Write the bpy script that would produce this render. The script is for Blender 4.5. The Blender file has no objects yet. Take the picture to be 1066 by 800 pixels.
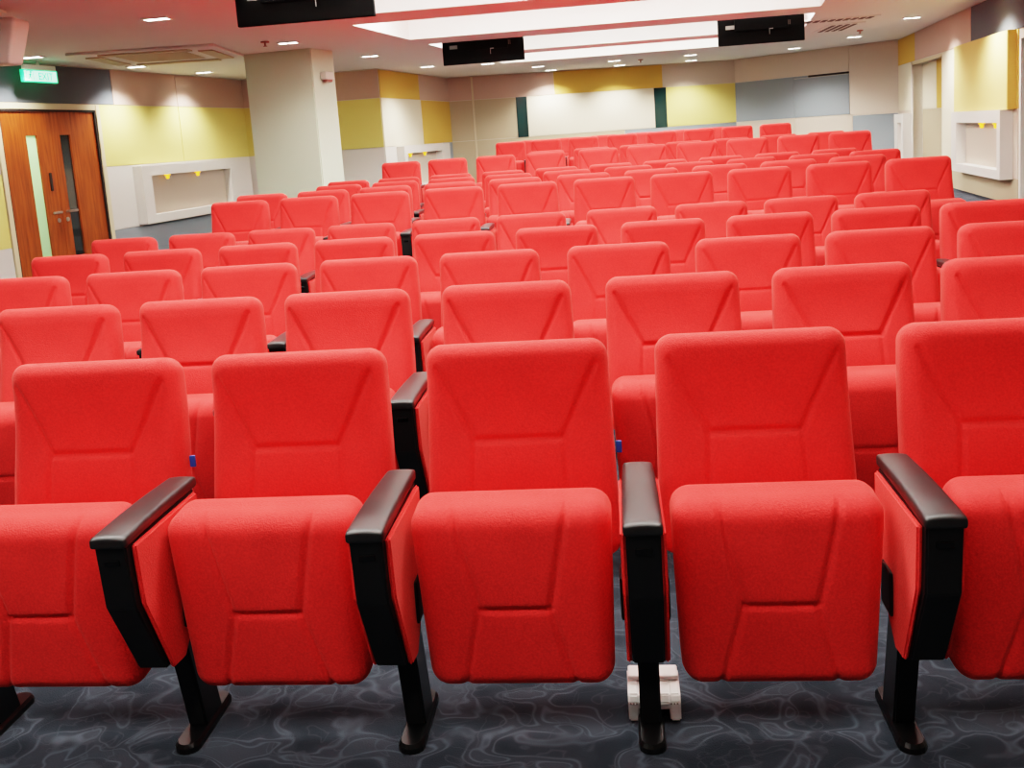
import bpy, bmesh, math, random
from mathutils import Vector, Matrix
random.seed(7)
scene = bpy.context.scene
COL = scene.collection
H = 2.6                      # ceiling height

# ------------------------------------------------------------------ materials
def lin(c):
    return tuple(((v/255)/12.92 if v/255 <= .04045 else ((v/255+.055)/1.055)**2.4) for v in c) + (1,)

def mat(name, rgb, rough=.6, metal=0., emit=None, strength=0., spec=.5):
    m = bpy.data.materials.new(name); m.use_nodes = True
    b = m.node_tree.nodes['Principled BSDF']
    b.inputs['Base Color'].default_value = lin(rgb)
    b.inputs['Roughness'].default_value = rough
    b.inputs['Metallic'].default_value = metal
    b.inputs['Specular IOR Level'].default_value = spec
    if emit:
        b.inputs['Emission Color'].default_value = lin(emit)
        b.inputs['Emission Strength'].default_value = strength
    return m

def nodes(m):
    return m.node_tree.nodes, m.node_tree.links, m.node_tree.nodes['Principled BSDF']

def add_bump(m, scale, strength, dist=.002, detail=2.):
    N, L, b = nodes(m)
    tc = N.new('ShaderNodeTexCoord'); nz = N.new('ShaderNodeTexNoise'); bp = N.new('ShaderNodeBump')
    nz.inputs['Scale'].default_value = scale; nz.inputs['Detail'].default_value = detail
    bp.inputs['Strength'].default_value = strength; bp.inputs['Distance'].default_value = dist
    L.new(tc.outputs['Object'], nz.inputs['Vector']); L.new(nz.outputs['Fac'], bp.inputs['Height'])
    L.new(bp.outputs['Normal'], b.inputs['Normal'])
    return m

def red_fabric():
    m = mat('red_upholstery', (228, 56, 50), .85, spec=.25)
    N, L, b = nodes(m)
    tc = N.new('ShaderNodeTexCoord')
    v = N.new('ShaderNodeTexVoronoi'); v.inputs['Scale'].default_value = 260
    n2 = N.new('ShaderNodeTexNoise'); n2.inputs['Scale'].default_value = 200; n2.inputs['Detail'].default_value = 3
    n3 = N.new('ShaderNodeTexNoise'); n3.inputs['Scale'].default_value = 7
    for t in (v, n2, n3): L.new(tc.outputs['Object'], t.inputs['Vector'])
    r = N.new('ShaderNodeValToRGB')
    r.color_ramp.elements[0].position = .38; r.color_ramp.elements[0].color = lin((210, 47, 46))
    r.color_ramp.elements[1].position = .66; r.color_ramp.elements[1].color = lin((236, 56, 54))
    mx = N.new('ShaderNodeMath'); mx.operation = 'MULTIPLY_ADD'; mx.inputs[1].default_value = .65
    L.new(n2.outputs['Fac'], mx.inputs[0])
    m3 = N.new('ShaderNodeMath'); m3.operation = 'MULTIPLY'; m3.inputs[1].default_value = .35
    L.new(n3.outputs['Fac'], m3.inputs[0]); L.new(m3.outputs[0], mx.inputs[2])
    L.new(mx.outputs[0], r.inputs['Fac']); L.new(r.outputs['Color'], b.inputs['Base Color'])
    bp = N.new('ShaderNodeBump'); bp.inputs['Strength'].default_value = .5; bp.inputs['Distance'].default_value = .0016
    L.new(v.outputs['Distance'], bp.inputs['Height']); L.new(bp.outputs['Normal'], b.inputs['Normal'])
    b.inputs['Sheen Weight'].default_value = .28
    b.inputs['Sheen Roughness'].default_value = .45
    b.inputs['Sheen Tint'].default_value = lin((255, 150, 140))
    return m

def carpet(name, base, line):
    m = mat(name, base, .95, spec=.1)
    N, L, b = nodes(m)
    tc = N.new('ShaderNodeTexCoord')
    mp = N.new('ShaderNodeMapping'); mp.inputs['Scale'].default_value = (1, 1.25, 1)
    L.new(tc.outputs['Object'], mp.inputs['Vector'])
    n1 = N.new('ShaderNodeTexNoise'); n1.inputs['Scale'].default_value = 7; n1.inputs['Detail'].default_value = .6; n1.inputs['Distortion'].default_value = .9
    n2 = N.new('ShaderNodeTexNoise'); n2.inputs['Scale'].default_value = 9; n2.inputs['Detail'].default_value = 1; n2.inputs['Distortion'].default_value = 1.3
    n3 = N.new('ShaderNodeTexNoise'); n3.inputs['Scale'].default_value = 260
    for t in (n1, n2, n3): L.new(mp.outputs['Vector'], t.inputs['Vector'])
    def contour(n, lvl, w):
        s = N.new('ShaderNodeMath'); s.operation = 'SUBTRACT'; s.inputs[1].default_value = lvl; L.new(n.outputs['Fac'], s.inputs[0])
        a = N.new('ShaderNodeMath'); a.operation = 'ABSOLUTE'; L.new(s.outputs[0], a.inputs[0])
        k = N.new('ShaderNodeMapRange'); k.inputs['From Min'].default_value = 0; k.inputs['From Max'].default_value = w
        k.inputs['To Min'].default_value = 1; k.inputs['To Max'].default_value = 0; L.new(a.outputs[0], k.inputs['Value'])
        return k
    c1, c2, c3 = contour(n1, .5, .03), contour(n1, .6, .024), contour(n2, .45, .026)
    mx = N.new('ShaderNodeMath'); mx.operation = 'MAXIMUM'; L.new(c1.outputs[0], mx.inputs[0]); L.new(c2.outputs[0], mx.inputs[1])
    m2 = N.new('ShaderNodeMath'); m2.operation = 'MULTIPLY'; m2.inputs[1].default_value = .55; L.new(c3.outputs[0], m2.inputs[0])
    m3 = N.new('ShaderNodeMath'); m3.operation = 'MAXIMUM'; L.new(mx.outputs[0], m3.inputs[0]); L.new(m2.outputs[0], m3.inputs[1])
    m4 = N.new('ShaderNodeMath'); m4.operation = 'MULTIPLY'; L.new(m3.outputs[0], m4.inputs[0]); L.new(n2.outputs['Fac'], m4.inputs[1])
    sh = N.new('ShaderNodeMapRange'); sh.inputs['From Min'].default_value = .35; sh.inputs['From Max'].default_value = .65
    sh.inputs['To Max'].default_value = .33; L.new(n1.outputs['Fac'], sh.inputs['Value'])
    ad = N.new('ShaderNodeMath'); ad.operation = 'ADD'; ad.use_clamp = True; L.new(m4.outputs[0], ad.inputs[0]); L.new(sh.outputs[0], ad.inputs[1])
    mc = N.new('ShaderNodeMix'); mc.data_type = 'RGBA'
    mc.inputs[6].default_value = lin(base); mc.inputs[7].default_value = lin(line)
    L.new(ad.outputs[0], mc.inputs[0]); L.new(mc.outputs[2], b.inputs['Base Color'])
    bp = N.new('ShaderNodeBump'); bp.inputs['Strength'].default_value = .5; bp.inputs['Distance'].default_value = .004
    L.new(n3.outputs['Fac'], bp.inputs['Height']); L.new(bp.outputs['Normal'], b.inputs['Normal'])
    return m

def wood():
    m = mat('door_wood', (172, 84, 34), .42)
    N, L, b = nodes(m)
    tc = N.new('ShaderNodeTexCoord'); mp = N.new('ShaderNodeMapping'); mp.inputs['Scale'].default_value = (14, 14, 1.1)
    nz = N.new('ShaderNodeTexNoise'); nz.inputs['Scale'].default_value = 2.2; nz.inputs['Detail'].default_value = 5; nz.inputs['Distortion'].default_value = .6
    r = N.new('ShaderNodeValToRGB')
    r.color_ramp.elements[0].position = .3; r.color_ramp.elements[0].color = lin((120, 52, 18))
    r.color_ramp.elements[1].position = .7; r.color_ramp.elements[1].color = lin((164, 80, 33))
    L.new(tc.outputs['Object'], mp.inputs['Vector']); L.new(mp.outputs['Vector'], nz.inputs['Vector'])
    L.new(nz.outputs['Fac'], r.inputs['Fac']); L.new(r.outputs['Color'], b.inputs['Base Color'])
    return m

def fabric(name, rgb):
    return add_bump(mat(name, rgb, .9, spec=.2), 160, .25, .0015)

M = dict(
    red=red_fabric(),
    black=add_bump(mat('black_plastic', (11, 11, 12), .5), 420, .12, .0006),
    pad=add_bump(mat('armrest_black', (34, 33, 34), .38), 500, .15, .0005),
    matteblack=mat('matte_black', (6, 6, 7), .75, spec=.15),
    gloss=mat('gloss_black', (10, 10, 11), .15),
    metal=mat('powder_coated_steel', (20, 20, 21), .3, .3),
    carpet=carpet('swirl_carpet', (43, 49, 56), (78, 85, 94)),
    stepcarpet=carpet('platform_carpet', (54, 58, 66), (86, 91, 100)),
    ceiling=add_bump(mat('ceiling_paint', (228, 224, 218), .9, spec=.2), 40, .05),
    cove=mat('cove_white_paint', (246, 244, 240), .85),
    yellow=fabric('yellow_fabric', (214, 200, 122)),
    gold=fabric('gold_fabric', (204, 168, 92)),
    sand=fabric('sand_fabric', (212, 188, 120)),
    cream=fabric('cream_fabric', (212, 202, 180)),
    beige=fabric('beige_fabric', (196, 182, 168)),
    pink=fabric('rosy_beige_fabric', (190, 164, 152)),
    taupe=fabric('taupe_fabric', (176, 162, 138)),
    greyblue=fabric('grey_blue_fabric', (138, 146, 152)),
    slate=fabric('slate_fabric', (104, 110, 118)),
    white=mat('white_laminate', (206, 200, 194), .5),
    plaster=add_bump(mat('column_paint', (206, 216, 196), .85, spec=.2), 60, .05),
    wall=add_bump(mat('wall_paint', (206, 200, 188), .9, spec=.2), 60, .05),
    teal=mat('dark_teal_glass', (22, 52, 54), .12),
    wood=wood(),
    dark=mat('dark_line', (40, 30, 28), .6),
    trimb=mat('beige_trim', (206, 192, 160), .6),
    steel=mat('brushed_steel', (200, 200, 196), .28, 1.),
    darkglass=mat('dark_glass', (96, 98, 96), .05, .75),
    yellowlamp=mat('amber_lamp', (250, 190, 40), .4, emit=(255, 190, 50), strength=.9),
    exit=mat('exit_green_glow', (60, 200, 140), .4, emit=(40, 225, 140), strength=1.0),
    exitpale=mat('exit_pale_glow', (220, 255, 240), .4, emit=(170, 255, 222), strength=1.3),
    offwhite=mat('offwhite_plastic', (226, 224, 216), .45),
    purewhite=mat('white_plastic', (250, 252, 250), .4),
    sticker=mat('grey_sticker', (150, 150, 146), .6),
    lamp=mat('lamp_glow', (255, 255, 250), .4, emit=(255, 250, 240), strength=14),
    diffuser=mat('diffuser_glow', (255, 255, 252), .5, emit=(255, 251, 244), strength=13),
    diffuser_dim=mat('diffuser_dim_glow', (255, 255, 252), .5, emit=(255, 251, 244), strength=5.5),
    ventdark=mat('vent_dark', (96, 84, 78), .7),
    ventcream=mat('vent_cream', (196, 180, 154), .7),
    blue=mat('blue_tag', (36, 84, 170), .5),
    pinkplastic=mat('sprinkler_and_shadow_pink', (170, 110, 100), .5),
)
def frosted():
    m = bpy.data.materials.new('frosted_glass'); m.use_nodes = True
    N, L = m.node_tree.nodes, m.node_tree.links
    N.remove(N['Principled BSDF']); out = N['Material Output']
    t = N.new('ShaderNodeBsdfTranslucent'); t.inputs['Color'].default_value = lin((214, 236, 206))
    d = N.new('ShaderNodeBsdfDiffuse'); d.inputs['Color'].default_value = lin((190, 214, 180))
    g = N.new('ShaderNodeBsdfGlossy'); g.inputs['Roughness'].default_value = .15
    a = N.new('ShaderNodeMixShader'); a.inputs[0].default_value = .35
    c = N.new('ShaderNodeMixShader'); c.inputs[0].default_value = .06
    L.new(t.outputs[0], a.inputs[1]); L.new(d.outputs[0], a.inputs[2])
    L.new(a.outputs[0], c.inputs[1]); L.new(g.outputs[0], c.inputs[2]); L.new(c.outputs[0], out.inputs['Surface'])
    return m
M['frosted'] = frosted()

# ------------------------------------------------------------------ helpers
def obj(name, bm, m, parent=None, smooth=False, loc=None):
    me = bpy.data.meshes.new(name)
    bmesh.ops.recalc_face_normals(bm, faces=bm.faces)
    bm.to_mesh(me); bm.free()
    for p in me.polygons: p.use_smooth = smooth
    me.materials.append(M[m] if isinstance(m, str) else m)
    o = bpy.data.objects.new(name, me); COL.objects.link(o)
    if parent: o.parent = parent
    if loc: o.location = loc
    return o

def tag(o, label, cat, group=None):
    o['label'] = label; o['category'] = cat
    if group: o['group'] = group
    return o

def thing(name, label, cat, loc=(0, 0, 0), rotz=0., group=None):
    o = bpy.data.objects.new(name, None); COL.objects.link(o)
    o.location = loc; o.rotation_euler = (0, 0, rotz); o.empty_display_size = .1
    return tag(o, label, cat, group)

def struct(name, bm, m, parent=None):
    o = obj(name, bm, m, parent)
    if not parent: o['kind'] = 'structure'
    return o

def box(bm, x0, x1, y0, y1, z0, z1, bev=0., seg=2):
    vs = [bm.verts.new((x, y, z)) for z in (z0, z1) for y in (y0, y1) for x in (x0, x1)]
    fs = [bm.faces.new([vs[i] for i in f]) for f in ((0, 2, 3, 1), (4, 5, 7, 6), (0, 1, 5, 4), (2, 6, 7, 3), (0, 4, 6, 2), (1, 3, 7, 5))]
    if bev > 0:
        es = {e for f in fs for e in f.edges}
        bmesh.ops.bevel(bm, geom=list(es), offset=bev, segments=seg, affect='EDGES', profile=.5)

def B(*a, **k):
    bm = bmesh.new(); box(bm, *a, **k); return bm

class Frame:
    """a wall line: s runs along it, d goes into the room, z up"""
    def __init__(s, A, Bp):
        s.A = Vector((A[0], A[1])); s.u = (Vector((Bp[0], Bp[1]))-s.A); s.L = s.u.length; s.u.normalize()
        s.n = Vector((s.u.y, -s.u.x))
    def p(s, t, d, z):
        q = s.A+s.u*t+s.n*d; return Vector((q.x, q.y, z))
    def box(s, bm, s0, s1, d0, d1, z0, z1, bev=0.):
        vs = [bm.verts.new(s.p(t, d, z)) for z in (z0, z1) for d in (d0, d1) for t in (s0, s1)]
        fs = [bm.faces.new([vs[i] for i in f]) for f in ((0, 2, 3, 1), (4, 5, 7, 6), (0, 1, 5, 4), (2, 6, 7, 3), (0, 4, 6, 2), (1, 3, 7, 5))]
        if bev > 0:
            bmesh.ops.bevel(bm, geom=list({e for f in fs for e in f.edges}), offset=bev, segments=2, affect='EDGES')
    def rot(s):
        return math.atan2(s.u.y, s.u.x)

def rbox(w, t, h, r, nx, ny, nz, f=None):
    """closed rounded box grid, z from 0 to h, optional point function"""
    bm = bmesh.new(); V = {}
    def vert(i, j, k):
        key = (i, j, k)
        if key in V: return V[key]
        p = Vector((w*(i/nx-.5), t*(j/ny-.5), h*(k/nz-.5)))
        a = Vector((w/2-r, max(t/2-r, 0), h/2-r))
        q = Vector([max(-a[n], min(a[n], p[n])) for n in range(3)])
        d = p-q
        if d.length > 1e-9: p = q+d.normalized()*r
        p.z += h/2
        if f: p = f(p)
        V[key] = bm.verts.new(p); return V[key]
    for i in range(nx):
        for k in range(nz):
            for j, fl in ((0, 0), (ny, 1)):
                q = [vert(i, j, k), vert(i+1, j, k), vert(i+1, j, k+1), vert(i, j, k+1)]
                bm.faces.new(q[::-1] if fl else q)
    for j in range(ny):
        for k in range(nz):
            for i in (0, nx):
                bm.faces.new([vert(i, j, k), vert(i, j+1, k), vert(i, j+1, k+1), vert(i, j, k+1)])
    for i in range(nx):
        for j in range(ny):
            for k in (0, nz):
                bm.faces.new([vert(i, j, k), vert(i+1, j, k), vert(i+1, j+1, k), vert(i, j+1, k)])
    return bm

def segdist(px, pz, a, b):
    dx, dz = b[0]-a[0], b[1]-a[1]; t = max(0, min(1, ((px-a[0])*dx+(pz-a[1])*dz)/(dx*dx+dz*dz)))
    return math.hypot(px-a[0]-dx*t, pz-a[1]-dz*t)

def prism(bm, prof, x0, x1, bev=0.):
    """polygon prof [(y,z)] extruded along x"""
    a = [bm.verts.new((x0, y, z)) for y, z in prof]; b = [bm.verts.new((x1, y, z)) for y, z in prof]
    n = len(prof); fs = [bm.faces.new(a), bm.faces.new(b[::-1])]
    for i in range(n): fs.append(bm.faces.new([a[i], b[i], b[(i+1) % n], a[(i+1) % n]]))
    if bev > 0:
        bmesh.ops.recalc_face_normals(bm, faces=fs)
        bmesh.ops.bevel(bm, geom=list({e for f in fs for e in f.edges}), offset=bev, segments=3, affect='EDGES')

def cyl(bm, c, r, h, axis='Z', n=20, r2=None):
    r2 = r if r2 is None else r2
    ret = bmesh.ops.create_cone(bm, cap_ends=True, segments=n, radius1=r, radius2=r2, depth=h)
    R = {'Z': Matrix(), 'X': Matrix.Rotation(math.pi/2, 4, 'Y'), 'Y': Matrix.Rotation(math.pi/2, 4, 'X')}[axis]
    bmesh.ops.transform(bm, matrix=Matrix.Translation(c) @ R, verts=ret['verts'])

# ------------------------------------------------------------------ seat prototype meshes
REC = math.radians(12)
LB = .530
def back_fn(p):
    x, y, z = p
    v = z/LB
    if y < 0:
        ax = abs(x)
        g = min(segdist(ax, z, (.192, .470), (.105, .294)), segdist(ax, z, (0, .294), (.105, .294)))
        g2 = segdist(ax, z, (.105, .288), (.114, .10))
        wgt = min(1, -y/.03)
        y += wgt*(.009*math.exp(-(g/.0065)**2)+.005*math.exp(-(g2/.006)**2))
        # head pad swells forward between the seams, lumbar pushed forward
        t = max(0, min(1, (z-.294)/.176)); lim = .105+t*.087
        ins = 1/(1+math.exp((ax-lim)/.011))
        y -= wgt*ins*.016*t
        y -= wgt*(.012*math.exp(-((z-.23)/.11)**2)*max(0, 1-(x/.25)**2))
    # the back bends upright above the lumbar
    y -= .43*max(0, z-.29)**2
    x *= 1+.06*(1-v)
    ca, sa = math.cos(REC), math.sin(REC)
    return Vector((x, -.104+y*ca+z*sa, .377-y*sa+z*ca))
bm_back = rbox(.447, .105, LB, .042, 84, 10, 96, back_fn)

TILT = math.radians(5.5)
def seat_fn(p):
    x, y, z = p[0], p[1], p[2]-.232
    if y < 0:
        ax = abs(x)
        g = min(segdist(ax, z, (.122, .215), (.078, -.022)), segdist(ax, z, (0, -.022), (.078, -.022)))
        g2 = segdist(ax, z, (.078, -.028), (.132, -.235))
        wgt = min(1, -y/.03)
        y += wgt*(.011*math.exp(-(g/.0065)**2)+.009*math.exp(-(g2/.0065)**2))
        y -= .010*wgt*max(0, 1-(x/.22)**2)*max(0, 1-(z/.21)**2)
    x *= 1+.03*(z/.205)
    ca, sa = math.cos(TILT), math.sin(TILT)
    return Vector((x, -.322+y*ca-z*sa, .418+y*sa+z*ca))
bm_seat = rbox(.428, .145, .437, .046, 72, 10, 76, seat_fn)

def mesh_of(bm, name, m, smooth=True):
    o = obj(name, bm, m, None, smooth); me = o.data
    bpy.data.objects.remove(o); me.name = name
    return me

def shell_bm():
    def f(p):
        x, y, z = p; ca, sa = math.cos(REC), math.sin(REC)
        x *= 1+.06*(1-z/.45)
        y += .050+.012*(1-(x/.2)**2)
        y -= .43*max(0, z-.27)**2
        return Vector((x, -.104+y*ca+(z+.02)*sa, .372-y*sa+(z+.02)*ca))
    return rbox(.40, .026, .45, .012, 10, 2, 12, f)

def arm_bm():
    def f(p):
        x, y, z = p                    # here length runs on y
        t = (y+.185)/.37
        x *= 1-.14*t*t
        z2 = z+.004*math.sin(math.pi*t)-.004*(x/.042)**2*(1 if z > .014 else 0)
        return Vector((x, -.353+y, .608+z2))
    return rbox(.081, .37, .028, .008, 16, 30, 6, f)

PROF = [(-.528, .612), (-.516, .467), (-.418, .272), (-.345, .272), (-.27, .40), (-.19, .612)]
PROF_R = [(-.508, .606), (-.498, .468), (-.408, .268), (-.35, .262), (-.27, .34), (-.205, .50), (-.20, .606)]
def leg_bm():
    bm = bmesh.new()
    prism(bm, [(-.335, .42), (-.25, .42), (-.155, .018), (-.248, .018)], -.024, .024, .005); return bm
def foot_bm():
    bm = bmesh.new()
    pts = []
    for k in range(9):
        a = math.pi*k/8; pts.append((.031*math.cos(a), -.306-.028*math.sin(a)))
    for k in range(9):
        a = math.pi*k/8; pts.append((-.029*math.cos(a), -.115+.02*math.sin(a)))
    lo = [bm.verts.new((x, y, 0)) for x, y in pts]; mid = [bm.verts.new((x, y, .013)) for x, y in pts]
    hi = [bm.verts.new((x*.82, -.21+(y+.21)*.955, .022)) for x, y in pts]
    n = len(pts); bm.faces.new(lo[::-1]); bm.faces.new(hi)
    for a, b in ((lo, mid), (mid, hi)):
        for i in range(n): bm.faces.new([a[i], a[(i+1) % n], b[(i+1) % n], b[i]])
    return bm
def side_bm():
    bm = bmesh.new(); prism(bm, PROF, -.0345, .0345, .004); return bm
def uph_bm(sg):
    bm = bmesh.new(); x0, x1 = (.035, .046) if sg > 0 else (-.046, -.035); prism(bm, PROF_R, x0, x1, .0045); return bm
def piv_bm(sg):
    bm = bmesh.new(); x0, x1 = (.0462, .054) if sg > 0 else (-.054, -.0462)
    box(bm, x0, x1, -.345, -.27, .33, .43, .006)
    return bm

ME = dict(
    backrest=mesh_of(bm_back, 'backrest', 'red'), seat_cushion=mesh_of(bm_seat, 'seat_cushion', 'red'),
    back_shell=mesh_of(shell_bm(), 'back_shell', 'black'), armrest=mesh_of(arm_bm(), 'armrest', 'pad'),
    side_panel=mesh_of(side_bm(), 'side_panel', 'black', False), leg=mesh_of(leg_bm(), 'leg', 'metal', False),
    foot_plate=mesh_of(foot_bm(), 'foot_plate', 'metal', False),
    ur=mesh_of(uph_bm(1), 'panel_upholstery', 'red', False), ul=mesh_of(uph_bm(-1), 'panel_upholstery', 'red', False),
    pr=mesh_of(piv_bm(1), 'hinge_block', 'black', False), pl=mesh_of(piv_bm(-1), 'hinge_block', 'black', False),
    plate=mesh_of(B(-.017, .017, -.5285, -.521, .567, .581, bev=.002), 'number_plate', 'gloss', False),
)
def part(name, me, parent, x=0.):
    o = bpy.data.objects.new(name, me); COL.objects.link(o); o.parent = parent; o.location = (x, 0, 0); return o

def stand(parent, x):
    part('armrest', ME['armrest'], parent, x); sp = part('side_panel', ME['side_panel'], parent, x)
    part('number_plate', ME['plate'], sp)
    part('panel_upholstery', ME['ur'], parent, x); part('panel_upholstery', ME['ul'], parent, x)
    part('leg', ME['leg'], parent, x); part('foot_plate', ME['foot_plate'], parent, x)
    part('hinge_block', ME['pr'], parent, x); part('hinge_block', ME['pl'], parent, x)

def make_chair():
    r = bpy.data.objects.new('auditorium_seat', None); COL.objects.link(r); r.empty_display_size = .1
    part('backrest', ME['backrest'], r); part('seat_cushion', ME['seat_cushion'], r)
    part('back_shell', ME['back_shell'], r); stand(r, -.282)
    return r
proto = make_chair(); proto_used = [False]
def dup(o, parent=None):
    c = o.copy(); COL.objects.link(c)
    if parent: c.parent = parent
    for ch in list(o.children): dup(ch, c)
    return c

Y0, PIT = 2.3335, .965
ROWS = {   # row: (height, y, left-top corner x of each seat back)
 1: [-1.578, -1.038, -.482, .082, .655],
 2: [-2.262, -1.718, -1.178, -.610, -.041, .521, 1.072],
 3: [-3.025, -2.468, -1.908, -1.344, -.789, -.214, .348, .904, 1.455],
 4: [-3.35, -2.791, -2.226, -1.671, -1.103, -.538, .034, .596, 1.143, 1.695],
 5: [-3.525, -2.975, -2.423, -1.878, -1.314, -.755, -.174, .389, .943, 1.496],
 6: [-3.072, -2.526, -1.971, -1.408, -.851, -.283, .280, .837, 1.395, 1.945],
 7: [-3.250, -2.705, -2.153, -1.591, -1.036, -.460, .104, .662, 1.216, 1.764],
 8: [-2.838, -2.285, -1.737, -1.192, -.640, -.068, .495, 1.058, 1.618, 2.155],
 9: [-3.008, -2.46, -1.905, -1.35, -.79, -.230, .325, .891, 1.450, 2.013],
 10: [-2.635, -2.09, -1.53, -.96, -.36, .185, .742, 1.290, 1.847, 2.400],
 11: [-1.01, -.45, .11, .67, 1.23, 1.79, 2.35],
 13: [-1.43, -.88, -.32, .25, .82, 1.37],
 12: [-1.71, -1.172, -.615, -.037, .540, 1.088, 1.64, 2.19],
}
ORD = ['first', 'second', 'third', 'fourth', 'fifth', 'sixth', 'seventh', 'eighth', 'ninth', 'tenth', 'eleventh', 'twelfth', 'last']
for r, xs in ROWS.items():
    z = 0 if r <= 5 else .152 if r <= 9 else .297 if r <= 11 else .421
    y = Y0+PIT*(r-1) if r < 12 else 14.555+(r-12)*PIT
    n = len(xs)
    for k, x in enumerate(xs):
        c = proto if not proto_used[0] else dup(proto)
        proto_used[0] = True
        c.location = (x+.2235, y, z)
        off = -min(.284, max(.266, (x-xs[k-1])/2)) if k else -.278
        for ch in c.children:
            if ch.name.split('.')[0] in ('armrest', 'side_panel', 'panel_upholstery', 'leg', 'foot_plate', 'hinge_block'): ch.location.x = off
        pos = 'leftmost' if k == 0 else 'rightmost' if k == n-1 else ORD[k]+' from left'
        row = 'front row' if r == 1 else 'rearmost row' if r == 13 else ORD[r-1]+' row from the front'
        c['label'] = f'red tip-up auditorium seat, {pos} in the {row}'
        c['category'] = 'seat'; c['group'] = 'red auditorium seats, '+('front row' if r == 1 else ORD[r-1]+' row')
# closing stand at the aisle end of each row that ends in view
    if r in (5, 7, 8, 9, 10, 11, 12, 13): c['aisle_end'] = 1
for o in [o for o in COL.objects if o.get('aisle_end')]:
    stand(o, .278); del o['aisle_end']
# small blue tags on the back edge of three front seats
fr = [o for o in COL.objects if o.get('group') == 'red auditorium seats, front row']
fr.sort(key=lambda o: o.location.x)
for o, x in ((fr[0], .238), (fr[2], .238), (fr[0], -.240)):
    t = obj('blue_tag', B(x-.005, x+.010, -.050, -.042, .615, .645, bev=.002), 'blue', o); t['label'] = 'small blue tag'

# ------------------------------------------------------------------ floor
struct('floor', B(-9, 6.5, -3.2, 21, -.2, 0), 'carpet')
struct('floor_platform_low', B(-8.5, 6, 6.6, 20.5, -.05, .152), 'stepcarpet')
struct('floor_platform_middle', B(-5.3, 6, 10.47, 20.5, .15, .297), 'stepcarpet')
struct('floor_platform_high', B(-4, 6, 13.95, 20.5, .29, .421), 'stepcarpet')

# ------------------------------------------------------------------ walls
P0, P1, P2, P3, P4, P5, P6 = (-8.32, -3), (-5.79, 15.11), (-3.55, 15.08), (-3.02, 18.49), (2.52, 19.69), (5.05, 17.61), (2.82, -3)
L1 = (-6.45, 10.39)
FL = Frame(L1, P1); FA = Frame(P1, P2); FB = Frame(P2, P3); FC = Frame(P3, P4); FD = Frame(P4, P5); FR = Frame(P5, (4.49, 12.44))
SL0 = -(Vector(L1)-Vector(P0)).length
TH = .16
def wallmesh(fr, pieces, name, m='wall'):
    bm = bmesh.new()
    for s0, s1, z0, z1 in pieces: fr.box(bm, s0, s1, -TH, 0, z0, z1)
    return struct(name, bm, m)
def panel(fr, w, m, s0, s1, z0, z1, t=.014, d0=0., name='wall_panel'):
    bm = bmesh.new(); g = .003
    fr.box(bm, s0+g, s1-g, d0-.001, d0+t, z0+g, z1-g, .003)
    return obj(name, bm, m, w)
ZT, ZM, ZB = 2.15, 1.38, .58
# left wall with the door opening
DL, DR, DH = -.53, 1.08, 2.08
wl = wallmesh(FL, [(SL0-.1, DL, -.1, H+.1), (DL, DR, DH, H+.1), (DR, FL.L+.1, -.1, H+.1)], 'wall_left')
for a, b, m in ((SL0+.02, -7.5, 'pink'), (-7.5, -4.5, 'slate'), (-4.5, -2.2, 'beige'), (-2.2, 1.47, 'slate'), (1.47, 2.9, 'pink'), (2.9, FL.L, 'pink')):
    panel(FL, wl, m, a, b, ZT, H-.01)
for a, b, m in ((SL0+.02, -7.5, 'yellow'), (-7.5, -4.5, 'beige'), (-4.5, -2.2, 'yellow'), (-2.2, DL-.07, 'beige'), (DR+.07, 2.9, 'yellow'), (2.9, FL.L, 'yellow')):
    panel(FL, wl, m, a, b, ZM, ZT)
for a, b, m in ((SL0+.02, -4.5, 'beige'), (-4.5, -2.2, 'beige'), (-2.2, DL-.07, 'yellow'), (DR+.07, FL.L, 'white')):
    panel(FL, wl, m, a, b, ZB, ZM)
for a, b, m in ((SL0+.02, -2.2, 'beige'), (-2.2, DL-.07, 'white'), (DR+.07, FL.L, 'greyblue')):
    panel(FL, wl, m, a, b, .0, ZB)
# recess walls beside and behind the column
wa = wallmesh(FA, [(-.1, FA.L, -.1, H+.1)], 'wall_left_return')
panel(FA, wa, 'pink', 0, FA.L, ZT, H-.01); panel(FA, wa, 'yellow', 0, FA.L, ZM, ZT); panel(FA, wa, 'white', 0, FA.L, .3, ZM)
wb = wallmesh(FB, [(0, FB.L+.1, -.1, H+.1)], 'wall_left_inner')
panel(FB, wb, 'gold', 0, 1.8, ZT, H-.01); panel(FB, wb, 'pink', 1.8, FB.L, ZT, H-.01)
panel(FB, wb, 'cream', 0, 1.84, ZM, ZT); panel(FB, wb, 'gold', 1.84, FB.L, ZM, ZT)
panel(FB, wb, 'white', 0, 2.9, .42, ZM); panel(FB, wb, 'greyblue', 2.9, FB.L, .42, ZM)
# back wall
wc = wallmesh(FC, [(0, FC.L, -.1, H+.1)], 'wall_back')
for a, b, m in ((0, .45, 'pink'), (.48, 2.05, 'pink'), (2.05, 4.2, 'gold'), (4.2, FC.L, 'beige')): panel(FC, wc, m, a, b, ZT+.0, H-.01)
for a, b, m in ((0, .45, 'taupe'), (.48, 1.29, 'taupe'), (1.5, 4.02, 'cream'), (4.26, FC.L, 'yellow')): panel(FC, wc, m, a, b, ZM, ZT)
for a, b, m in ((0, .45, 'taupe'), (.48, 3.4, 'taupe'), (3.4, FC.L, 'greyblue')): panel(FC, wc, m, a, b, .42, ZM)
panel(FC, wc, 'trimb', .452, .478, .42, H-.01, .03, name='trim_strip')
wd = wallmesh(FD, [(0, FD.L, -.1, H+.1)], 'wall_back_angled')
panel(FD, wd, 'beige', 0, 2.37, ZT, H-.01); panel(FD, wd, 'beige', 2.37, FD.L, ZM-.03, H-.01)
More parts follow.
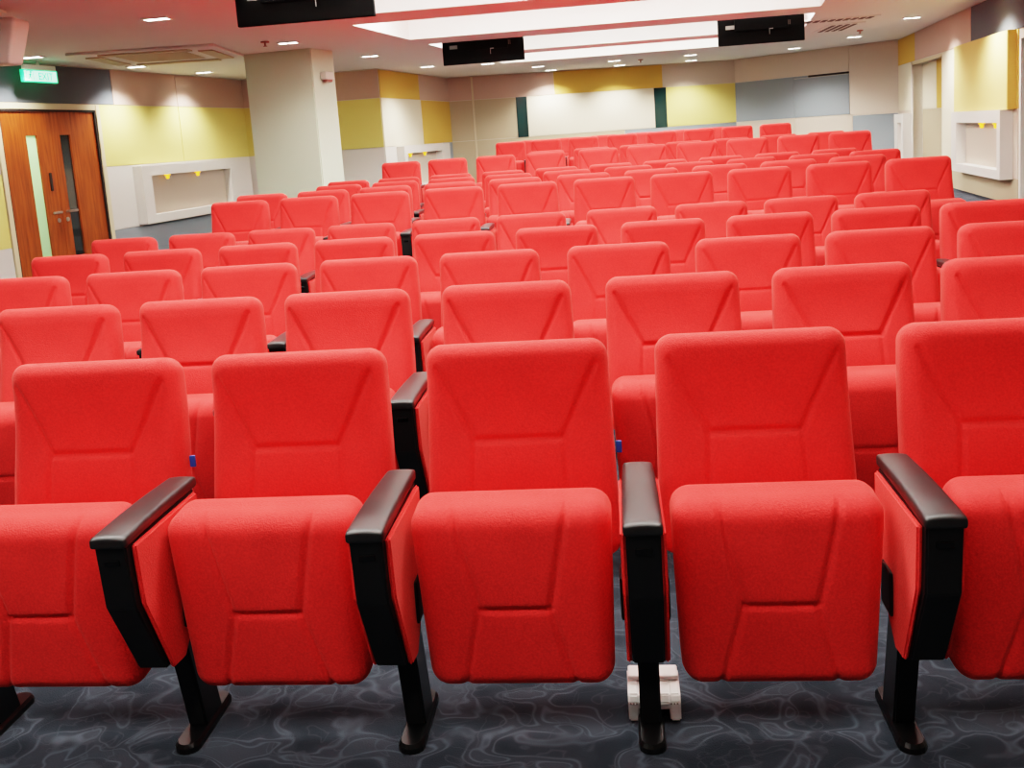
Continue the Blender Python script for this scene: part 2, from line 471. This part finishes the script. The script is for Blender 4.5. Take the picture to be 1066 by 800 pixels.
panel(FD, wd, 'greyblue', 0, 1.28, ZM, ZT); panel(FD, wd, 'greyblue', 1.28, 2.37, ZM, 2.105)
panel(FD, wd, 'greyblue', 1.28, 1.56, 2.105, ZT); panel(FD, wd, 'dark', 1.56, 2.37, 2.105, ZT, .004, name='dark_slot')
panel(FD, wd, 'beige', 0, 1.28, .42, ZM); panel(FD, wd, 'beige', 1.28, 2.42, .42, ZM); panel(FD, wd, 'greyblue', 2.42, FD.L-.02, .42, ZM-.03)
# narrow dark windows in the back wall
for i, (a, b) in enumerate(((1.29, 1.5), (4.02, 4.26))):
    bm = bmesh.new()
    for q in ((a, a+.03, ZM+.02, ZT), (b-.03, b, ZM+.02, ZT), (a, b, ZM, ZM+.03), (a, b, ZT-.03, ZT)): FC.box(bm, q[0], q[1], 0, .02, q[2], q[3])
    w = struct(f'window_{i+1}', bm, 'teal')
    bm = bmesh.new(); FC.box(bm, a+.03, b-.03, .002, .008, ZM+.03, ZT-.03); obj('window_pane', bm, 'teal', w)
# right wall: shallow recess far along it and a door recess nearer
AS0, AS1, AH = 1.18, 3.32, 2.11
SRD = 6.93; SRE = 8.4; SRL = (Vector(P5)-Vector(P6)).length
wr = wallmesh(FR, [(0, AS0, -.1, H+.1), (AS0, AS1, AH, H+.1), (AS1, SRD, -.1, H+.1), (SRD, SRE, 2.1, H+.1), (SRE, SRL+.1, -.1, H+.1)], 'wall_right')
bm = bmesh.new(); FR.box(bm, AS0-.1, AS1+.1, -.35, -TH, -.1, H)
obj('recess_back', bm, 'wall', wr)
panel(FR, wr, 'cream', AS0, 2.2, ZM, AH, .01, -TH); panel(FR, wr, 'gold', 2.2, AS1, ZM, AH, .01, -TH); panel(FR, wr, 'taupe', AS0, AS1, .2, ZM, .01, -TH)
panel(FR, wr, 'white', AS0-.02, AS0+.05, .2, AH, .02, name='trim_strip'); panel(FR, wr, 'trimb', AS0+.05, AS1, AH-.02, AH+.03, .02, name='trim_strip')
panel(FR, wr, 'gold', 0, 1.44, ZT, H-.01); panel(FR, wr, 'pink', 1.44, 4.93, ZT, H-.01); panel(FR, wr, 'slate', 4.93, 8.3, ZT, H-.01); panel(FR, wr, 'pink', 8.3, SRL, ZT, H-.01)
panel(FR, wr, 'cream', 0, AS0-.02, ZM, ZT)
panel(FR, wr, 'cream', AS1, 4.2, ZB, ZT)
panel(FR, wr, 'dark', 4.2, 4.42, 1.32, ZT, .004, name='painted_shadow_strip')  # thin dark panel painted in for the shade along the thick panel's far edge
panel(FR, wr, 'sand', 4.42, 6.79, 1.32, ZT+.005, .10)
panel(FR, wr, 'gold', 6.785, 6.81, 1.32, ZT, .098, name='panel_edge')
panel(FR, wr, 'gold', 6.80, SRD-.06, 1.32, ZT)
panel(FR, wr, 'beige', 4.2, SRD-.06, ZB, 1.32); panel(FR, wr, 'taupe', AS1, SRD-.06, .15, ZB)
panel(FR, wr, 'beige', 0, AS0-.02, .42, ZM)
panel(FR, wr, 'yellow', SRE+.06, SRL, ZM, ZT); panel(FR, wr, 'beige', SRE+.06, SRL, 0, ZM)
wf = wallmesh(Frame(P6, P0), [(-.1, (Vector(P6)-Vector(P0)).length+.1, -.1, H+.1)], 'wall_front')
panel(Frame(P6, P0), wf, 'cream', .3, 10.8, 0, H-.05)

# door in the left wall
bm = bmesh.new()
for q in ((DL-.07, DL, 0, DH+.07), (DR, DR+.07, 0, DH+.07), (DL, DR, DH, DH+.07)): FL.box(bm, q[0], q[1], -.05, .03, q[2], q[3], .004)
d1 = struct('door_1', bm, 'trimb')
bm = bmesh.new()
for q in ((DL, DL+.018, .153, DH), (DR-.03, DR, .153, DH), (DL, DR, DH-.022, DH)): FL.box(bm, q[0], q[1], -.06, .02, q[2], q[3])
obj('door_gap_shadow_strip', bm, 'dark', d1)
def leaf(s0, s1, g0, g1, gm, hs, dirn):
    bm = bmesh.new(); z0, z1 = .16, DH-.022; ga, gb = .36, 1.79
    for q in ((s0, g0, z0, z1), (g1, s1, z0, z1), (g0, g1, z0, ga), (g0, g1, gb, z1)): FL.box(bm, q[0], q[1], -.045, .0, q[2], q[3])
    bmesh.ops.remove_doubles(bm, verts=bm.verts, dist=.0005)
    l = obj('door_leaf', bm, 'wood', d1)
    bm = bmesh.new(); FL.box(bm, g0, g1, -.03, -.02, ga, gb); obj('glass_pane', bm, gm, l)
    bm = bmesh.new(); FL.box(bm, hs-.012, hs+.012, 0, .05, .885, .91, .006); FL.box(bm, min(hs-.02*dirn, hs+.14*dirn), max(hs-.02*dirn, hs+.14*dirn), .045, .066, .885, .912, .008)
    obj('lever_handle', bm, 'steel', l)
    bm = bmesh.new(); FL.box(bm, hs-.025, hs+.025, 0, .012, .78, .83, .01); obj('lock_cylinder', bm, 'steel', l)
leaf(DL+.02, .272, -.14, .03, 'frosted', .2, -1)
leaf(.276, DR-.03, .41, .59, 'darkglass', .35, 1)
bm = bmesh.new(); FL.box(bm, .135, .175, 0, .015, 1.15, 1.36, .004); obj('door_bolt', bm, 'dark', d1)
# corridor behind that door
bm = bmesh.new()
FL.box(bm, -1.6, 2.2, -1.7, -1.6, -.1, H); FL.box(bm, -1.7, -1.6, -1.7, -TH, -.1, H); FL.box(bm, 2.2, 2.3, -1.7, -TH, -.1, H); FL.box(bm, -1.7, 2.3, -1.7, -TH, H, H+.1)
struct('wall_corridor', bm, 'plaster')
ld = bpy.data.lights.new('corridor_light', 'AREA'); ld.energy = 60; ld.size = .8; ld.color = (.9, 1, .85)
lo = bpy.data.objects.new('corridor_light', ld); COL.objects.link(lo); lo.location = FL.p(-.1, -.9, 2.5)

# door in the right wall recess, close to the frame edge
bm = bmesh.new()
for q in ((SRD-.0, SRD+.06, 0, 2.1), (SRE-.06, SRE, 0, 2.1), (SRD, SRE, 2.04, 2.1)): FR.box(bm, q[0], q[1], -.12, .02, q[2], q[3], .004)
d2 = struct('door_2', bm, 'white')
bm = bmesh.new(); FR.box(bm, SRD+.06, SRE-.06, -.10, -.06, .01, 2.04); lf = obj('door_leaf', bm, 'teal', d2)
bm = bmesh.new(); FR.box(bm, SRE-.14, SRE-.10, -.06, -.01, .9, 1.1, .008); obj('door_handle', bm, 'steel', lf)

# column
A_, B_, C_ = Vector((-4.32, 11.45)), Vector((-3.45, 11.32)), Vector((-3.33, 11.85)); D_ = A_+C_-B_
bm = bmesh.new(); lo_ = [bm.verts.new((p.x, p.y, 0)) for p in (A_, B_, C_, D_)]; hi_ = [bm.verts.new((p.x, p.y, H)) for p in (A_, B_, C_, D_)]
bm.faces.new(lo_); bm.faces.new(hi_)
for i in range(4): bm.faces.new([lo_[i], lo_[(i+1) % 4], hi_[(i+1) % 4], hi_[i]])
bmesh.ops.bevel(bm, geom=[e for e in bm.edges if abs((e.verts[0].co-e.verts[1].co).z) > 1], offset=.012, segments=2, affect='EDGES')
struct('column', bm, 'plaster')

# ------------------------------------------------------------------ display niches on the walls
def niche(fr, s0, s1, z0, z1, i0, i1, j0, j1, lamps, label, D=.15):
    c = fr.p((s0+s1)/2, 0, z0)
    t = thing('display_niche', label, 'niche', c, fr.rot(), 'white display niches on the walls')
    inv = Matrix.Translation(c) @ Matrix.Rotation(fr.rot(), 4, 'Z'); inv.invert()
    def loc(bm): bmesh.ops.transform(bm, matrix=inv, verts=bm.verts); return bm
    bm = bmesh.new()
    for q in ((s0, i0, z0, z1), (i1, s1, z0, z1), (i0, i1, z0, j0), (i0, i1, j1, z1)): fr.box(bm, q[0], q[1], .016, D, q[2], q[3])
    bmesh.ops.remove_doubles(bm, verts=bm.verts, dist=.0005)
    obj('surround', loc(bm), 'white', t)
    bm = bmesh.new(); fr.box(bm, i0, i1, .016, .03, j0, j1); obj('back_board', loc(bm), 'beige', t)
    for s in lamps:
        bm = bmesh.new(); fr.box(bm, s-.035, s+.035, D-.07, D-.01, j1-.02, j1, .004)
        fr.box(bm, s-.022, s+.022, D-.06, D-.02, j1-.065, j1-.018, .008)
        obj('niche_lamp', loc(bm), 'yellowlamp', t)
    return t
niche(FL, 1.68, 4.5, .60, 1.36, 1.88, 3.9, .71, 1.225, (2.30, 3.05), 'long white display niche with two amber lamps beside the wooden door')
niche(FR, 4.5, 6.72, .57, 1.32, 4.76, 6.6, .67, 1.185, (5.83, 6.42), 'white display niche under the yellow panel on the right wall')
niche(FR, .35, 1.16, .57, 1.33, .62, .96, .70, 1.185, (), 'small white display niche in the far corner past the right recess')
niche(FB, .48, 2.85, .57, 1.37, .62, 2.40, .72, 1.25, (.84, 1.56), 'white display niche behind the column with two amber lamps')

# ------------------------------------------------------------------ ceiling with light coves
SHEAR, YS = .125, 10.44     # the troughs follow the line of the side walls
COVES = [(-.2, 1.6), (2.25, 4.05), (4.7, 6.45), (7.1, 8.87), (9.57, 11.32), (12.0, 13.82), (14.4, 16.02)]
U0, U1 = -2.36, 2.30
us = [-9.5, U0, U1, 9.5]; ys = sorted({-3.3, 21, *[y for c in COVES for y in c]})
bm = bmesh.new(); vv = {}
def cv(u, y):
    if (u, y) not in vv: vv[(u, y)] = bm.verts.new((u+SHEAR*(y-YS), y, H))
    return vv[(u, y)]
for i in range(3):
    for j in range(len(ys)-1):
        my = (ys[j]+ys[j+1])/2
        if i == 1 and any(c[0] < my < c[1] for c in COVES): continue
        bm.faces.new([cv(us[i], ys[j]), cv(us[i], ys[j+1]), cv(us[i+1], ys[j+1]), cv(us[i+1], ys[j])])
struct('ceiling', bm, 'ceiling')
RD = .40
cdesc = ['behind the camera', 'above the front stage', 'above the front seats', 'first above the near black monitor', 'second from the front, widest in view', 'third, above the two small black monitors', 'last before the back wall']
def shear(bm):
    for v in bm.verts: v.co.x += SHEAR*v.co.y
    return bm
for i, (y0, y1) in enumerate(COVES):
    yc = (y0+y1)/2
    t = thing('ceiling_light_cove', 'long white recessed light trough in ceiling, '+cdesc[i], 'ceiling light', ((U0+U1)/2+SHEAR*(yc-YS), yc, H), 0, 'recessed ceiling light troughs')
    w, d = (U1-U0)/2, (y1-y0)/2
    bm = bmesh.new()
    for q in ((-w-.02, -w, -d, d), (w, w+.02, -d, d), (-w-.02, w+.02, -d-.02, -d), (-w-.02, w+.02, d, d+.02)): box(bm, q[0], q[1], q[2], q[3], .001, RD)
    box(bm, -w-.02, w+.02, -d-.02, d+.02, RD, RD+.02); obj('recess', shear(bm), 'cove', t)
    obj('diffuser', shear(B(-w+.12, w-.12, -d+.12, -d+.85, RD-.03, RD-.004)), 'diffuser_dim' if i == 0 else 'diffuser', t)

# ------------------------------------------------------------------ monitors hung in the coves (seen from the back)
def monitor(x0, x1, y, zb, label, zt=RD+H-.05):
    t = thing('hanging_monitor', label, 'monitor', ((x0+x1)/2, y, zb), 0, 'black monitors hung from the ceiling')
    w = (x1-x0)/2; h = .60
    obj('housing', B(-w, w, 0, .05, 0, h, bev=.006), 'matteblack', t)
    obj('back_cover', B(-w*.62, w*.62, -.022, 0, .16, h-.06, bev=.008), 'matteblack', t)
    obj('label_sticker', B(-w*.82, -w*.62, -.0025, .002, .19, .235), 'sticker', t)
    bm = bmesh.new()
    for k in range(7): box(bm, w*.45+k*.018, w*.45+k*.018+.008, -.003, .002, .20, .255)
    obj('vent_slots', bm, 'ventdark', t)
    bm = bmesh.new(); box(bm, w*.18, w*.19, -.03, -.02, .10, .17, .002); box(bm, w*.19, w*.27, -.03, -.02, .16, .17, .002); obj('cable', bm, 'sticker', t)
    bm = bmesh.new(); cyl(bm, (0, .0, (h+zt-zb)/2), .025, zt-zb-h+.12); obj('ceiling_mount', bm, 'metal', t)
monitor(-2.812, -1.727, 7.40, 2.385, 'big black monitor back hanging from ceiling nearest the front')
monitor(-2.0, -.985, 12.06, 2.330, 'small black monitor back hanging from the ceiling right of the column')
monitor(1.379, 2.406, 12.2, 2.312, 'small black monitor back hanging from the ceiling near the right wall')

# ------------------------------------------------------------------ downlights and wall washers
LP = dict(obj=None)
def downlight(x, y, label, rotz=0., e=0., grp='twin square downlights'):
    t = thing('downlight', label, 'downlight', (x, y, H), rotz, grp)
    bm = bmesh.new()
    for q in ((-.115, .115, -.065, -.05), (-.115, .115, .05, .065), (-.115, -.1, -.05, .05), (.1, .115, -.05, .05), (-.008, .008, -.05, .05)): box(bm, q[0], q[1], q[2], q[3], -.012, .0)
    obj('trim_ring', bm, 'offwhite', t)
    for s in (-1, 1): obj('lamp', B(-.046+s*.054, .046+s*.054, -.05, .05, -.008, -.002), 'lamp', t)
    if e:
        l = bpy.data.lights.new('downlight_beam', 'SPOT'); l.energy = e*3; l.spot_size = math.radians(128); l.spot_blend = .75
        l.shadow_soft_size = .05; l.color = (1, .95, .86)
        o = bpy.data.objects.new('downlight_beam', l); COL.objects.link(o); o.location = (x, y, H-.03)
FIX = [(-3.75, 8.03, 'twin downlight alone on the ceiling at far left', 30), (-3.46, 10.56, 'twin downlight just in front of the column', 6),
 (-6.07, 9.93, 'twin downlight above the exit sign', 34), (-5.84, 11.78, 'twin downlight by the left wall right of the exit sign', 40), (-5.61, 13.28, 'twin downlight by the left wall close to the column', 40),
 (-3.11, 12.86, 'twin downlight just past the column', 36), (-2.81, 15.38, 'twin downlight above the gold and cream inner wall', 40), (-1.89, 15.76, 'twin downlight under the monitor right of the column', 0),
 (-1.19, 17.31, 'first twin downlight above the back wall, front one', 0), (-1.03, 18.5, 'first twin downlight close against the back wall', 44), (.15, 17.35, 'middle twin downlight above the back wall, front one', 0), (.26, 18.62, 'middle twin downlight close against the back wall', 44),
 (1.48, 17.4, 'last twin downlight above the back wall, front one', 0), (1.61, 18.85, 'last twin downlight close against the back wall', 44),
 (4.07, 13.6, 'twin downlight by the right wall above the pilaster', 50), (3.95, 16.16, 'twin downlight near the far end of the right wall', 44), (3.31, 17.74, 'twin downlight above the grey blue panels', 44), (3.90, 11.2, 'twin downlight by the right wall above the yellow panel', 60)]
for x, y, l, e in FIX: downlight(x, y, l, 0, e)

# ------------------------------------------------------------------ exit sign
t = thing('exit_sign', 'glowing green exit sign hung above the wooden door', 'sign', FL.p(-.04, .2, 2.36), FL.rot())
obj('sign_box', B(-.27, .27, -.02, .02, 0, .135, bev=.004), 'exit', t)
obj('hanger_bracket', B(-.24, .26, -.016, .016, .135, .19), 'offwhite', t)
obj('hanger_rod', B(-.015, .015, -.01, .01, .19, .24), 'offwhite', t)
bm = bmesh.new(); box(bm, -.25, .25, -.0235, -.020, .012, .124); obj('sign_face', bm, 'exitpale', t)
# running figure pictogram
bm = bmesh.new(); cyl(bm, (-.155, -.0245, .104), .011, .003, 'Y')
def bar(bm, a, b, w):
    a, b = Vector(a), Vector(b); d = (b-a).normalized(); n = Vector((-d.y, d.x))*w/2
    q = [a+n, a-n, b-n, b+n]
    f = [bm.verts.new((p.x, -.0245, p.y)) for p in q]; g = [bm.verts.new((p.x, -.0235, p.y)) for p in q]
    bm.faces.new(f); bm.faces.new(g)
    for i in range(4): bm.faces.new([f[i], g[i], g[(i+1) % 4], f[(i+1) % 4]])
for a, b, w in (((-.16, .09), (-.172, .058), .016), ((-.16, .086), (-.138, .07), .008), ((-.165, .086), (-.19, .075), .008), ((-.172, .06), (-.15, .044), .01), ((-.15, .044), (-.155, .022), .009), ((-.174, .06), (-.186, .04), .01), ((-.186, .04), (-.207, .036), .009)): bar(bm, a, b, w)
for a, b, w in (((-.225, .02), (-.225, .118), .007), ((-.225, .118), (-.118, .118), .007), ((-.118, .118), (-.118, .02), .007)): bar(bm, a, b, w)
obj('running_figure', bm, 'exit', t)
cu = bpy.data.curves.new('exit_lettering', 'FONT'); cu.body = 'EXIT'; cu.size = .115; cu.extrude = .001; cu.align_x = 'CENTER'; cu.materials.append(M['exit'])
tmp = bpy.data.objects.new('lettering_curve', cu); COL.objects.link(tmp)
bpy.context.view_layer.update()
me_t = bpy.data.meshes.new_from_object(tmp.evaluated_get(bpy.context.evaluated_depsgraph_get())); bpy.data.objects.remove(tmp); bpy.data.curves.remove(cu)
fo = bpy.data.objects.new('exit_lettering', me_t); COL.objects.link(fo); fo.parent = t; fo.location = (.075, -.0245, .028); fo.rotation_euler = (math.pi/2, 0, 0)

# ------------------------------------------------------------------ small fittings
# loudspeaker hung from the ceiling at the far left
t = thing('hanging_loudspeaker', 'white tapered loudspeaker hung from the ceiling at the left edge', 'loudspeaker', (-4.52, 7.0, 2.2), math.radians(8))
def spk(p):
    x, y, z = p; k = .45+.55*min(1, z/.29)
    return Vector((x*k+.03*(1-k), y*(.75+.25*k), z))
obj('cabinet', rbox(.38, .26, .335, .03, 14, 10, 14, spk), 'offwhite', t, True)
bm = bmesh.new(); cyl(bm, (0, 0, .365), .02, .07); box(bm, -.06, .06, -.05, .05, .385, .40); obj('bracket', bm, 'offwhite', t)
bm = bmesh.new(); bmesh.ops.create_uvsphere(bm, u_segments=10, v_segments=8, radius=.012, matrix=Matrix.Translation((.02, -.128, .20)))
for k in range(10):
    a = math.pi*1.2*k/9; bmesh.ops.create_cube(bm, size=.012, matrix=Matrix.Translation((.02+.05*math.sin(a), -.131, .25+.05*math.cos(a))))
obj('cable', bm, 'sticker', t)

# emergency light on the column
e = thing('emergency_light', 'small white emergency light box on the side of the column', 'light', (-3.385, 11.58, 2.24), math.atan2((C_-B_).y, (C_-B_).x))
obj('housing', B(-.10, .10, -.075, -.001, 0, .09, bev=.01), 'offwhite', e)
obj('painted_shadow_block', B(-.07, .07, -.07, -.01, -.03, 0, bev=.008), 'pinkplastic', e)  # dull pink block standing in for the reddish shadow below the housing

for x, y, l in ((-3.63, 10.3, 'small sprinkler head on the ceiling left of the column'), (.62, 17.6, 'small sprinkler head on the ceiling before the back wall'), (3.75, 15.0, 'small sprinkler head on the ceiling by the right air vent')):
    t = thing('ceiling_sprinkler', l, 'sprinkler', (x, y, H), 0, 'ceiling sprinklers')
    bm = bmesh.new(); cyl(bm, (0, 0, -.008), .045, .016); obj('escutcheon', bm, 'pinkplastic', t)
    bm = bmesh.new(); cyl(bm, (0, 0, -.032), .010, .035); cyl(bm, (0, 0, -.052), .022, .005); obj('head', bm, 'pinkplastic', t)

def cassette(x, y, rot, w, label, m1, m2):
    t = thing('ceiling_air_vent', label, 'air conditioner', (x, y, H), rot)
    obj('fascia', B(-w, w, -w, w, -.03, 0, bev=.008), m1, t)
    for k in range(4):
        a = k*math.pi/2; bm = bmesh.new(); box(bm, -w*.62, w*.62, w*.68, w*.88, -.045, -.028, .004)
        bmesh.ops.rotate(bm, cent=(0, 0, 0), matrix=Matrix.Rotation(a, 3, 'Z'), verts=bm.verts); obj('louvre', bm, m2, t)
    bm = bmesh.new()
    for k in range(8): box(bm, -w*.5, w*.5, -w*.5+k*w/8, -w*.5+k*w/8+w*.07, -.036, -.028)
    obj('intake_grille', bm, m2, t)
cassette(-5.0, 10.75, math.radians(8), .78, 'square ceiling air conditioner with four louvres near the exit sign', 'ceiling', 'ventcream')
# linear slot vents on the right
t = thing('ceiling_vent', 'row of dark slot vents in the ceiling by the right wall', 'vent', (3.05, 13.0, H))
obj('vent_frame', B(-.62, .42, -.16, .16, -.012, 0), 'ceiling', t)
bm = bmesh.new()
for k in range(10): box(bm, -.56+k*.095, -.56+k*.095+.06, -.11, .11, -.018, -.011)
obj('vent_slots', bm, 'ventdark', t)
t = thing('ceiling_vent', 'small dark grille vent in the ceiling behind the slot vents', 'vent', (3.25, 14.2, H))
obj('vent_frame', B(-.24, .24, -.55, .55, -.012, 0), 'ceiling', t)
bm = bmesh.new()
for k in range(4): box(bm, -.18+k*.095, -.18+k*.095+.05, -.45, .45, -.018, -.011)
obj('vent_slots', bm, 'ventdark', t)

# white socket box on the floor behind a front leg
t = thing('floor_socket_box', 'small white socket box on the carpet behind a front seat leg', 'socket box', (.034, 2.175, 0))
bm = bmesh.new()
prof = [(-.05, 0), (-.054, .05), (-.044, .066), (.03, .080), (.05, .078), (.05, 0)]
for x0, x1 in ((-.062, -.036), (.036, .062)): prism(bm, prof, x0, x1, .004)
prism(bm, [(y, max(z, .03)) for y, z in prof], -.037, .037, .003)
obj('housing', bm, 'purewhite', t)
bm = bmesh.new()
for q in (-1, 1):
    for k in range(3): box(bm, q*.048-.010+k*.007, q*.048-.010+k*.007+.004, -.0555, -.0515, .047, .050)
obj('markings', bm, 'sticker', t)
obj('cover_lip', B(-.060, .060, .0, .05, .076, .088, bev=.004), 'purewhite', t)

# ------------------------------------------------------------------ world, camera, view
w = bpy.data.worlds.new('world'); scene.world = w; w.use_nodes = True
w.node_tree.nodes['Background'].inputs['Color'].default_value = (1, .96, .92, 1)
w.node_tree.nodes['Background'].inputs['Strength'].default_value = .05
yaw, pitch, roll = .1101, .1467, -.0701
fw = Vector((-math.sin(yaw)*math.cos(pitch), math.cos(yaw)*math.cos(pitch), -math.sin(pitch)))
rt = Vector((math.cos(yaw), math.sin(yaw), 0)); up = rt.cross(fw)
r2 = math.cos(roll)*rt+math.sin(roll)*up; u2 = -math.sin(roll)*rt+math.cos(roll)*up
cd = bpy.data.cameras.new('camera'); cam = bpy.data.objects.new('camera', cd); COL.objects.link(cam)
cam.matrix_world = Matrix(((r2.x, u2.x, -fw.x, 0), (r2.y, u2.y, -fw.y, 0), (r2.z, u2.z, -fw.z, 1.4004), (0, 0, 0, 1)))
cd.sensor_width = 36; cd.lens = 1000/1066*36; cd.shift_y = -(400-290.67)/1066; cd.clip_start = .05
scene.camera = cam
scene.view_settings.view_transform = 'Filmic'; scene.view_settings.look = 'High Contrast'
scene.view_settings.exposure = 0.65
scene.cycles.use_denoising = True
scene.cycles.max_bounces = 10; scene.cycles.diffuse_bounces = 6
scene.cycles.sample_clamp_indirect = 8
